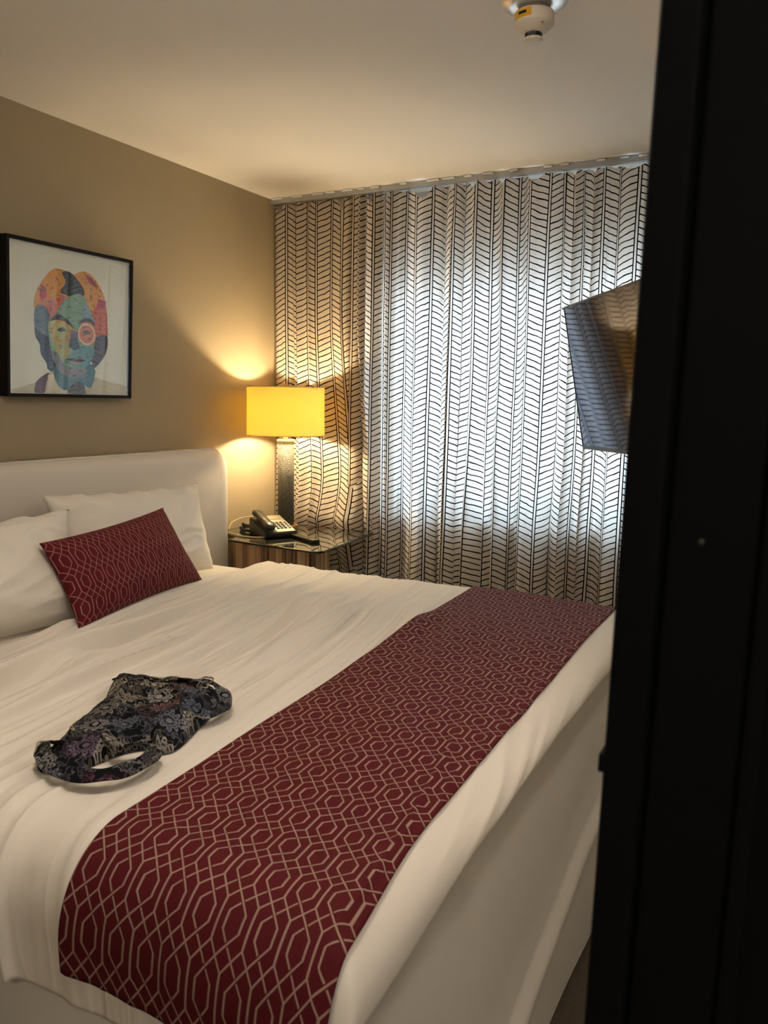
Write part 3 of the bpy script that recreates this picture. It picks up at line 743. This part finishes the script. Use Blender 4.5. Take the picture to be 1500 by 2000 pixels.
# ------------------------------------------------------------ framed collage portrait (generic)
PY0, PY1, PZ0, PZ1 = 1.965, 2.552, 1.603, 2.150
fr_ = empty('framed_picture', (XL+0.004, PY0, PZ0), 'square framed collage portrait with round glasses, black frame, above the headboard', 'picture')
lean = 0.0
M_fr = mat('black_frame', rgb(18, 16, 14), 0.6, spec=0.2)
PW, PH_ = PY1-PY0, PZ1-PZ0; D = 0.044; FT = 0.012
for nm, a in (('frame_side', (0, FT, 0, PH_)), ('frame_side', (PW-FT, PW, 0, PH_)), ('frame_rail', (FT, PW-FT, 0, FT)), ('frame_rail', (FT, PW-FT, PH_-FT, PH_))):
    bm = bmesh.new(); box(bm, 0.0, D, a[0], a[1], a[2], a[3], bev=.0015, seg=1); from_bm(nm, bm, M_fr, fr_)
ART = [  # (colour, polygon) in picture coordinates 0..1; later ones lie on top
 ((196, 190, 160), [(0.04, 0), (0.20, .075), (.33, .16), (.44, .10), (.62, .14), (.80, .105), (.99, .07), (.99, 0)]),
 ((86, 22, 44), [(.20, 0), (.21, .08), (.28, .135), (.31, .14), (.29, .08), (.27, 0)]),
 ((70, 66, 56), [(.46, 0), (.47, .09), (.60, .10), (.62, 0)]),
 ((214, 206, 180), [(.30, 0), (.30, .13), (.36, .15), (.45, .05), (.46, 0)]),
 ((30, 46, 78), [(.30, .17), (.29, .21), (.245, .27), (.235, .34), (.20, .40), (.215, .52), (.35, .50), (.36, .18)]),
 ((70, 120, 140), [(.36, .20), (.38, .06), (.46, .03), (.54, .10), (.66, .05), (.68, .22)]),
 ((214, 148, 60), [(.205, .56), (.20, .66), (.24, .74), (.30, .82), (.36, .86), (.44, .86), (.50, .84), (.58, .875), (.66, .86), (.74, .78), (.785, .68), (.79, .52), (.60, .50), (.35, .55)]),
 ((196, 92, 62), [(.70, .64), (.785, .66), (.805, .50), (.80, .42), (.70, .40), (.66, .55)]),
 ((178, 44, 84), [(.72, .70), (.79, .69), (.785, .64), (.70, .62)]),
 ((178, 50, 74), [(.245, .74), (.285, .72), (.29, .66), (.25, .63), (.235, .67)]),
 ((150, 60, 84), [(.60, .86), (.66, .84), (.72, .77), (.64, .80)]),
 ((200, 120, 110), [(.24, .62), (.34, .66), (.38, .60), (.36, .50), (.30, .50)]),
 ((88, 112, 128), [(.195, .46), (.20, .58), (.26, .60), (.31, .55), (.31, .40), (.23, .42)]),
 ((60, 44, 72), [(.70, .42), (.80, .44), (.80, .33), (.74, .24), (.68, .20), (.66, .34)]),
 ((26, 24, 28), [(.40, .70), (.44, .78), (.41, .84), (.47, .855), (.55, .80), (.60, .73), (.56, .69)]),
 ((206, 98, 66), [(.36, .66), (.42, .69), (.47, .66), (.42, .60), (.38, .61)]),
 ((122, 164, 140), [(.36, .54), (.40, .62), (.50, .70), (.59, .70), (.66, .58), (.69, .46), (.67, .30), (.60, .18), (.50, .13), (.40, .17), (.33, .28), (.30, .46)]),
 ((118, 152, 168), [(.57, .58), (.61, .67), (.68, .55), (.70, .42), (.60, .44)]),
 ((176, 182, 128), [(.30, .46), (.34, .52), (.47, .50), (.50, .40), (.48, .28), (.40, .24), (.35, .32)]),
 ((128, 132, 150), [(.33, .30), (.38, .28), (.44, .20), (.62, .18), (.58, .135), (.50, .115), (.40, .15), (.34, .24)]),
 ((92, 148, 160), [(.52, .34), (.68, .34), (.66, .24), (.58, .19), (.46, .22), (.47, .27)]),
 ((208, 134, 104), [(.56, .50), (.62, .54), (.69, .48), (.69, .38), (.62, .36), (.56, .40)]),
 ((96, 78, 104), [(.48, .46), (.52, .46), (.55, .44), (.53, .36), (.48, .36)]),
 ((32, 44, 82), [(.475, .40), (.535, .40), (.56, .335), (.515, .315), (.465, .335)]),
 ((30, 34, 48), [(.32, .50), (.35, .545), (.40, .55), (.46, .52), (.50, .475), (.42, .51), (.36, .515)]),
 ((30, 34, 48), [(.54, .50), (.58, .54), (.65, .55), (.69, .50), (.64, .525), (.58, .515)]),
 ((26, 24, 26), [(.44, .245), (.50, .257), (.53, .25), (.56, .255), (.61, .245), (.55, .235), (.49, .238)]),
 ((196, 140, 120), [(.47, .232), (.58, .230), (.54, .215), (.50, .218)]),
]
def ring_poly(cx, cy, r0, r1, n=26): 
    o_ = [(cx+r1*math.cos(2*math.pi*k/n), cy+r1*1.05*math.sin(2*math.pi*k/n)) for k in range(n)]
    i_ = [(cx+r0*math.cos(2*math.pi*k/n), cy+r0*1.05*math.sin(2*math.pi*k/n)) for k in range(n)]
    return o_, i_
def collage(c, i):
    m = mat('collage_paper', rgb(*c), 0.7); t = NT(m)
    n1 = t.noise(t.mapv(t.obj(), (1, 16+3*(i % 4), 40+7*(i % 3))), 2.2, 3)
    k = t.m('GREATER_THAN', n1, 0.60)
    base_ = rgb(*c); dk = tuple(x*0.35 for x in base_[:3])+(1,)
    t.l.new(t.mix(t.m('MULTIPLY', k, 0.75 if i > 5 else 0.2), base_, dk), bsdf(m).inputs['Base Color']); return m
mats = [mat('art_paper', rgb(222, 226, 214), 0.8)]; bm = bmesh.new()
def addpoly(pts, lay, mi):
    vs = [bm.verts.new((0.030+0.00012*lay, FT+(PW-2*FT)*p[0], FT+(PH_-2*FT)*p[1])) for p in pts]
    f = bm.faces.new(vs); f.material_index = mi; return f
addpoly([(0, 0), (1, 0), (1, 1), (0, 1)], 0, 0)
for i, (c, pts) in enumerate(ART):
    mats.append(collage(c, i)); 
    sm = catmull([(p[0], p[1], 0) for p in pts], 3, True) if len(pts) > 5 else [(p[0], p[1]) for p in pts]
    sm = [(min(.995, max(.003, p[0])), min(.995, max(.003, p[1]))) for p in sm]
    addpoly(sm, i+1, len(mats)-1)
L_ = len(ART)+2
for cx_, cc, pc in ((.405, (206, 140, 66), (40, 44, 52)), (.615, (226, 206, 190), (60, 70, 76))):
    mats.append(mat('glasses_ring', rgb(*cc), 0.7)); o_, i_ = ring_poly(cx_, .435, .062, .074)
    for k in range(26):
        k2 = (k+1) % 26; addpoly([o_[k], o_[k2], i_[k2], i_[k]], L_, len(mats)-1)
    mats.append(mat('eye_ink', rgb(*pc), 0.7))
    addpoly([(cx_-.035, .445), (cx_-.015, .462), (cx_+.015, .462), (cx_+.038, .445), (cx_+.01, .436), (cx_-.015, .436)], L_+1, len(mats)-1)
    addpoly([(cx_+.016*math.cos(2*math.pi*k/12), .449+.017*math.sin(2*math.pi*k/12)) for k in range(12)], L_+2, len(mats)-1)
addpoly([(.478, .455), (.51, .462), (.545, .455), (.545, .446), (.51, .453), (.478, .446)], L_+3, len(mats)-4)
bmesh.ops.recalc_face_normals(bm, faces=bm.faces)
for f in bm.faces:
    if f.normal.x < 0: f.normal_flip()
bmesh.ops.triangulate(bm, faces=[f for f in bm.faces if len(f.verts) > 4])
from_bm('portrait_print', bm, mats, fr_)
M_glz = bpy.data.materials.new('picture_glazing'); M_glz.use_nodes = True
t = NT(M_glz); t.n.remove(t.n['Principled BSDF']); tr_ = t.n.new('ShaderNodeBsdfTransparent'); gl = t.n.new('ShaderNodeBsdfGlossy'); gl.inputs['Roughness'].default_value = 0.03
fn = t.n.new('ShaderNodeFresnel'); fn.inputs[0].default_value = 1.75; mx = t.n.new('ShaderNodeMixShader'); gm = t.n.new('ShaderNodeNewGeometry')
t.l.new(t.m('MULTIPLY', fn.outputs[0], t.m('SUBTRACT', 1.0, gm.outputs['Backfacing'])), mx.inputs[0]); t.l.new(tr_.outputs[0], mx.inputs[1]); t.l.new(gl.outputs[0], mx.inputs[2]); t.l.new(mx.outputs[0], t.n['Material Output'].inputs[0])
bm = bmesh.new(); box(bm, 0.0375, 0.0395, FT, PW-FT, FT, PH_-FT); from_bm('glass', bm, M_glz, fr_)
bm = bmesh.new(); box(bm, 0.0, 0.028, FT, PW-FT, FT, PH_-FT); from_bm('backing_board', bm, M_fr, fr_)
fr_.rotation_euler = (0, math.radians(3.0), 0)

# ------------------------------------------------------------ television on a swing arm
tvP = np.array([-0.816, 2.906, 1.940]); tu = nrm([0.565, -0.825, 0.011]); tvv = np.array([0.152, 0.106, -0.983]); tvv = nrm(tvv-tu*tvv.dot(tu)); tn = -nrm(np.cross(tu, tvv))
if tn[1] > 0: tn = -tn
tv = bpy.data.objects.new('television', None); COL.objects.link(tv)
# local axes: x = along the screen, z = up, y = into the back
Mx = Matrix(((tu[0], -tn[0], -tvv[0], tvP[0]), (tu[1], -tn[1], -tvv[1], tvP[1]), (tu[2], -tn[2], -tvv[2], tvP[2]), (0, 0, 0, 1)))
if Mx.to_3x3().determinant() < 0: print('TV axes mirrored')
tv.matrix_world = Mx
tag(tv, 'flat television tilted downwards, curtain reflected in its dark screen', 'television')
M_scr = mat('tv_screen', rgb(10, 14, 30), 0.045, spec=0.5); bsdf(M_scr).inputs['IOR'].default_value = 1.9
bsdf(M_scr).inputs['Specular Tint'].default_value = (0.42, 0.55, 1.0, 1)
TW, TH = 0.86, 0.500
bm = bmesh.new(); box(bm, 0, TW, 0.002, 0.03, -TH, 0, bev=.003); from_bm('casing', bm, M_pb, tv)
bm = bmesh.new(); box(bm, 0.15, TW-.15, 0.03, 0.06, -TH+.06, -.12, bev=.01); from_bm('rear_housing', bm, M_pb, tv)
bm = bmesh.new(); box(bm, 0.005, TW-.005, -0.0005, 0.0018, -TH+.012, -.005); from_bm('screen', bm, M_scr, tv)
bm = bmesh.new()
for a in ((0, TW, -.005, 0), (0, TW, -TH, -TH+.012), (0, .005, -TH+.012, -.005), (TW-.005, TW, -TH+.012, -.005)): box(bm, a[0], a[1], -0.002, 0.002, a[2], a[3])
from_bm('bezel', bm, M_pb, tv)
# arm from the rear housing to the right wall
bpy.context.view_layer.update()
pA = Mx.inverted() @ Vector((XR-0.001, 2.62, 1.70)); pB = Vector((TW/2, 0.06, -TH/2)); pM = Mx.inverted() @ Vector((0.10, 2.95, 1.70))
bm = bmesh.new(); tube(bm, [pB, pM], 0.016, 12); from_bm('swing_arm', bm, M_pb, tv)
bm = bmesh.new(); tube(bm, [pM, pA], 0.016, 12); from_bm('swing_arm', bm, M_pb, tv)

# ------------------------------------------------------------ smoke detector
sd = empty('smoke_detector', (-0.712, 2.150, H), 'white smoke detector with yellow sticker on a clear ceiling plate', 'smoke detector', math.radians(-18))
M_sdw = mat('detector_plastic', rgb(214, 205, 190), 0.35)
M_clr = mat('clear_plate', rgb(225, 224, 220), 0.25); bsdf(M_clr).inputs['Transmission Weight'].default_value = 0.75; bsdf(M_clr).inputs['IOR'].default_value = 1.3
M_yel = mat('yellow_sticker', rgb(222, 164, 28), 0.5); M_ink = mat('dark_slot', rgb(12, 11, 12), 0.5)
bm = bmesh.new(); lathe(bm, [(.0, -.001), (.082, -.001), (.084, -.005), (.080, -.012), (.062, -.018), (.052, -.022), (.0, -.022)], 64, cap=False); from_bm('clear_mounting_plate', bm, M_clr, sd, smooth=True)
bm = bmesh.new(); lathe(bm, [(.0, -.0222), (.040, -.0222), (.042, -.026), (.044, -.030), (.044, -.034)], 48, cap=False); from_bm('base_collar', bm, mat('collar_grey', rgb(120, 110, 98), .5), sd, smooth=True)
bm = bmesh.new(); lathe(bm, [(.0, -.034), (.049, -.034), (.051, -.037), (.0508, -.060), (.048, -.064), (.028, -.081), (.023, -.083), (.0, -.083)], 64, cap=False); from_bm('body', bm, M_sdw, sd, smooth=True)
bm = bmesh.new()
for k in range(8):
    a0 = 2*math.pi*k/8+0.12; pts = []
    for q in range(5):
        an = a0+0.55*q/4; pts.append((math.cos(an), math.sin(an)))
    for q in range(4):
        vs = [bm.verts.new((.0225*pts[q][0], .0225*pts[q][1], -.0832)), bm.verts.new((.0225*pts[q+1][0], .0225*pts[q+1][1], -.0832)), bm.verts.new((.0205*pts[q+1][0], .0205*pts[q+1][1], -.0935)), bm.verts.new((.0205*pts[q][0], .0205*pts[q][1], -.0935))]
        bm.faces.new(vs)
from_bm('vent_slots', bm, M_ink, sd)
bm = bmesh.new(); lathe(bm, [(.0, -.0935), (.024, -.0935), (.025, -.096), (.021, -.100), (.012, -.104), (.0, -.105)], 32, cap=False); from_bm('sensor_cap', bm, M_sdw, sd, smooth=True)
def patch(r, a0, a1, z0, z1, m, nm):
    bm = bmesh.new(); n = 10; lo = []; hi = []
    for k in range(n+1):
        an = math.radians(a0+(a1-a0)*k/n); lo.append(bm.verts.new((r*math.cos(an), r*math.sin(an), z0))); hi.append(bm.verts.new((r*math.cos(an), r*math.sin(an), z1)))
    for k in range(n): bm.faces.new((lo[k], lo[k+1], hi[k+1], hi[k]))
    return from_bm(nm, bm, m, sd, smooth=True)
CA = math.degrees(math.atan2(-2.15, 0.712))+18
patch(.0514, CA-62, CA-8, -.058, -.0375, M_yel, 'yellow_sticker'); patch(.0517, CA-48, CA-22, -.050, -.043, M_ink, 'sticker_print')
bm = bmesh.new(); bmesh.ops.create_uvsphere(bm, u_segments=10, v_segments=8, radius=.0018); an = math.radians(CA+28)
from_bm('indicator_light', bm, mat('red_led', rgb(120, 20, 16), .3), sd, (.0445*math.cos(an), .0445*math.sin(an), -.0705))

# ------------------------------------------------------------ fabric bag on the bed
M_bag = bpy.data.materials.new('dark_floral_quilt'); M_bag.use_nodes = True
t = NT(M_bag); b = bsdf(M_bag); b.inputs['Roughness'].default_value = 0.8; b.inputs['Specular IOR Level'].default_value = 0.15
ob = t.obj(); warp = t.n.new('ShaderNodeVectorMath'); warp.operation = 'ADD'
ns = t.n.new('ShaderNodeVectorMath'); ns.operation = 'SCALE'; t.l.new(t.noise(ob, 30, 2, 'Color'), ns.inputs[0]); ns.inputs[3].default_value = 0.007
t.l.new(ob, warp.inputs[0]); t.l.new(ns.outputs[0], warp.inputs[1])
flat = t.mapv(warp.outputs[0], (1, 1, 0.35))
def flowers(scale, petals, seedoff):
    mp = t.n.new('ShaderNodeMapping'); t.l.new(flat, mp.inputs[0]); mp.inputs['Location'].default_value = (seedoff, seedoff*.7, 0)
    v = t.n.new('ShaderNodeTexVoronoi'); v.voronoi_dimensions = '2D'; v.inputs['Scale'].default_value = scale; t.l.new(mp.outputs[0], v.inputs['Vector'])
    d = t.n.new('ShaderNodeVectorMath'); d.operation = 'SUBTRACT'; t.l.new(mp.outputs[0], d.inputs[0]); t.l.new(v.outputs['Position'], d.inputs[1])
    s_ = t.n.new('ShaderNodeSeparateXYZ'); t.l.new(d.outputs[0], s_.inputs[0])
    an = t.m('ARCTAN2', s_.outputs[1], s_.outputs[0]); r = t.m('MULTIPLY', v.outputs['Distance'], 1.0)
    pet = t.m('ABSOLUTE', t.m('SINE', t.m('MULTIPLY', an, petals/2)))
    edge = t.m('ADD', 0.20, t.m('MULTIPLY', pet, 0.20))
    inside = t.m('LESS_THAN', r, edge)
    vein = t.m('GREATER_THAN', pet, 0.35); ring = t.m('LESS_THAN', t.m('ABSOLUTE', t.m('SUBTRACT', r, edge)), 0.030)
    core = t.m('LESS_THAN', r, 0.09); hole = t.m('GREATER_THAN', r, 0.14)
    stripes = t.m('GREATER_THAN', t.m('SINE', t.m('MULTIPLY', r, 70)), -0.1)
    fill = t.m('MULTIPLY', t.m('MULTIPLY', inside, vein), t.m('MULTIPLY', hole, stripes))
    return t.m('MAXIMUM', t.m('MAXIMUM', t.m('MULTIPLY', fill, 0.75), ring), t.m('MULTIPLY', core, 0.9)), v.outputs['Color']
f1, c1 = flowers(14, 11, 0.0); f2, c2 = flowers(36, 6, 0.37)
wv = t.noise(warp.outputs[0], 46, 1); vine = t.m('LESS_THAN', t.m('ABSOLUTE', t.m('SUBTRACT', wv, 0.5)), 0.018)
pat = t.m('MAXIMUM', f1, t.m('MAXIMUM', t.m('MULTIPLY', f2, 0.35), t.m('MULTIPLY', vine, 0.5)))
sc_ = t.n.new('ShaderNodeSeparateXYZ'); t.l.new(c1, sc_.inputs[0])
pc = t.ramp(sc_.outputs[0], [(0.0, rgb(120, 118, 128)), (0.35, rgb(168, 158, 138)), (0.62, rgb(96, 100, 116)), (0.8, rgb(112, 54, 74)), (1.0, rgb(150, 144, 130))])
pat = t.m('MULTIPLY', pat, t.m('ADD', 0.45, t.m('MULTIPLY', t.noise(ob, 14, 1), 0.8)))
t.l.new(t.mix(pat, rgb(7, 7, 11), pc), b.inputs['Base Color'])
bag = empty('handbag', (-1.22, 1.22, 0.925), 'dark floral fabric bag with a strap, lying on the white duvet', 'bag')
def bz(x, y): return ZB+0.006
OUT = [(-1.249, 1.036), (-1.285, 1.12), (-1.321, 1.207), (-1.349, 1.27), (-1.426, 1.386), (-1.40, 1.42), (-1.325, 1.425), (-1.234, 1.463), (-1.17, 1.45), (-1.135, 1.399), (-1.094, 1.291), (-1.062, 1.19), (-1.072, 1.155), (-1.105, 1.157), (-1.135, 1.12), (-1.150, 1.024), (-1.195, 0.985), (-1.235, 1.0)]
out = np.array([(p[0], p[1]) for p in catmull([(x, y, 0) for x, y in OUT], 8, True)]); cc = np.array([-1.215, 1.235])
NR = 40; n = len(out); rr = np.linspace(0, 1, NR)
P = np.zeros((NR, n, 3))
for i, r in enumerate(rr):
    xy = cc+(out-cc)*r; P[i, :, :2] = xy
    hgt = 0.050*(1-r**5)**0.5
    q = vn(xy[:, 0]*16+3, xy[:, 1]*16)-.5; rg = ridge(xy[:, 0]*14+xy[:, 1]*10, xy[:, 1]*9-xy[:, 0]*3, 3)
    rg2 = ridge(xy[:, 0]*34+7, xy[:, 1]*26, 3)
    topb = 0.018*np.exp(-((xy[:, 0]*0.39+xy[:, 1]*-0.92+1.825)/0.02)**2)*0
    P[i, :, 2] = ZB+0.003+hgt*(0.80+0.35*q+0.30*rg+0.12*rg2)*(0.80+0.25*sstep(1.0, 1.4, xy[:, 1]))
Pc = np.concatenate([P, P[:, :1]], 1) - np.array([-1.22, 1.22, 0.925])
me = grid_mesh('bag_body', Pc); bo = link('bag_body', me, M_bag, bag)
# gathered top band
def ribbon(name, pts, width, thk, standing, parent=bag, m=M_bag, fold=0.0):
    C_ = catmull(pts, 12); bm = bmesh.new(); rings = []
    for i, p in enumerate(C_):
        a_ = C_[max(i-1, 0)]; b_ = C_[min(i+1, len(C_)-1)]; tt = Vector(b_-a_).normalized(); side = tt.cross(Vector((0, 0, 1))).normalized(); up = side.cross(tt)
        an = standing+fold*math.sin(i*0.35); wv_ = side*math.cos(an)+up*math.sin(an); nn_ = tt.cross(wv_).normalized()
        P0 = Vector(p)-Vector(bag.location)
        prof = [(-.5, -.3), (-.42, -.5), (.42, -.5), (.5, -.3), (.5, .3), (.42, .5), (-.42, .5), (-.5, .3)]
        rings.append([bm.verts.new(P0+wv_*(u_*width)+nn_*(v_*thk)) for u_, v_ in prof])
    for A_, B_ in zip(rings, rings[1:]):
        for k in range(8): bm.faces.new((A_[k], A_[(k+1) % 8], B_[(k+1) % 8], B_[k]))
    bm.faces.new(list(reversed(rings[0]))); bm.faces.new(rings[-1]); bmesh.ops.recalc_face_normals(bm, faces=bm.faces)
    return from_bm(name, bm, m, parent, smooth=True)
zs_ = ZB+0.018
ribbon('strap', [(-1.16, 1.10, zs_+.025), (-1.115, 1.085, zs_+.02), (-1.085, 1.115, zs_+.018), (-1.052, 1.112, zs_+.014), (-1.036, 1.075, zs_+.012), (-1.045, 1.02, zs_+.010), (-1.080, 0.985, zs_+.008), (-1.133, 0.972, zs_+.008), (-1.185, 0.980, zs_+.012), (-1.222, 1.003, zs_+.02), (-1.232, 1.022, zs_+.024), (-1.222, 1.045, zs_+.015)], 0.030, 0.004, 0.45, fold=.15)
ribbon('strap', [(-1.39, 1.345, zs_+.022), (-1.345, 1.365, zs_+.030), (-1.29, 1.378, zs_+.032), (-1.24, 1.395, zs_+.034), (-1.19, 1.415, zs_+.032), (-1.145, 1.415, zs_+.026), (-1.108, 1.392, zs_+.014), (-1.086, 1.350, zs_+.008), (-1.095, 1.295, zs_+.012), (-1.12, 1.27, zs_+.02)], 0.030, 0.004, 0.25, fold=.2)
M_chrome = mat('pewter_metal', rgb(170, 160, 142), 0.3, metal=0.9)
def ringloop(c, w, h, rz, rx, nm='buckle', r=0.0018):
    bm = bmesh.new(); rr_ = 0.004; P = []
    for sx2, sy2, a0 in ((1, 1, 0), (-1, 1, 90), (-1, -1, 180), (1, -1, 270)):
        for k in range(4):
            an = math.radians(a0+30*k); P.append((sx2*(w/2-rr_)+rr_*math.cos(an), sy2*(h/2-rr_)+rr_*math.sin(an), 0))
    tube(bm, P, r, 8, True)
    return from_bm(nm, bm, M_chrome, bag, tuple(Vector(c)-Vector(bag.location)), (rx, 0, rz), True)
ringloop((-1.175, 1.405, zs_+.034), 0.026, 0.036, math.radians(10), 0.35)
ringloop((-1.335, 1.31, zs_+.034), 0.020, 0.026, math.radians(-40), 0.3, 'strap_ring')
ringloop((-1.228, 1.004, zs_+.018), 0.018, 0.034, math.radians(35), 0.5, 'strap_ring')
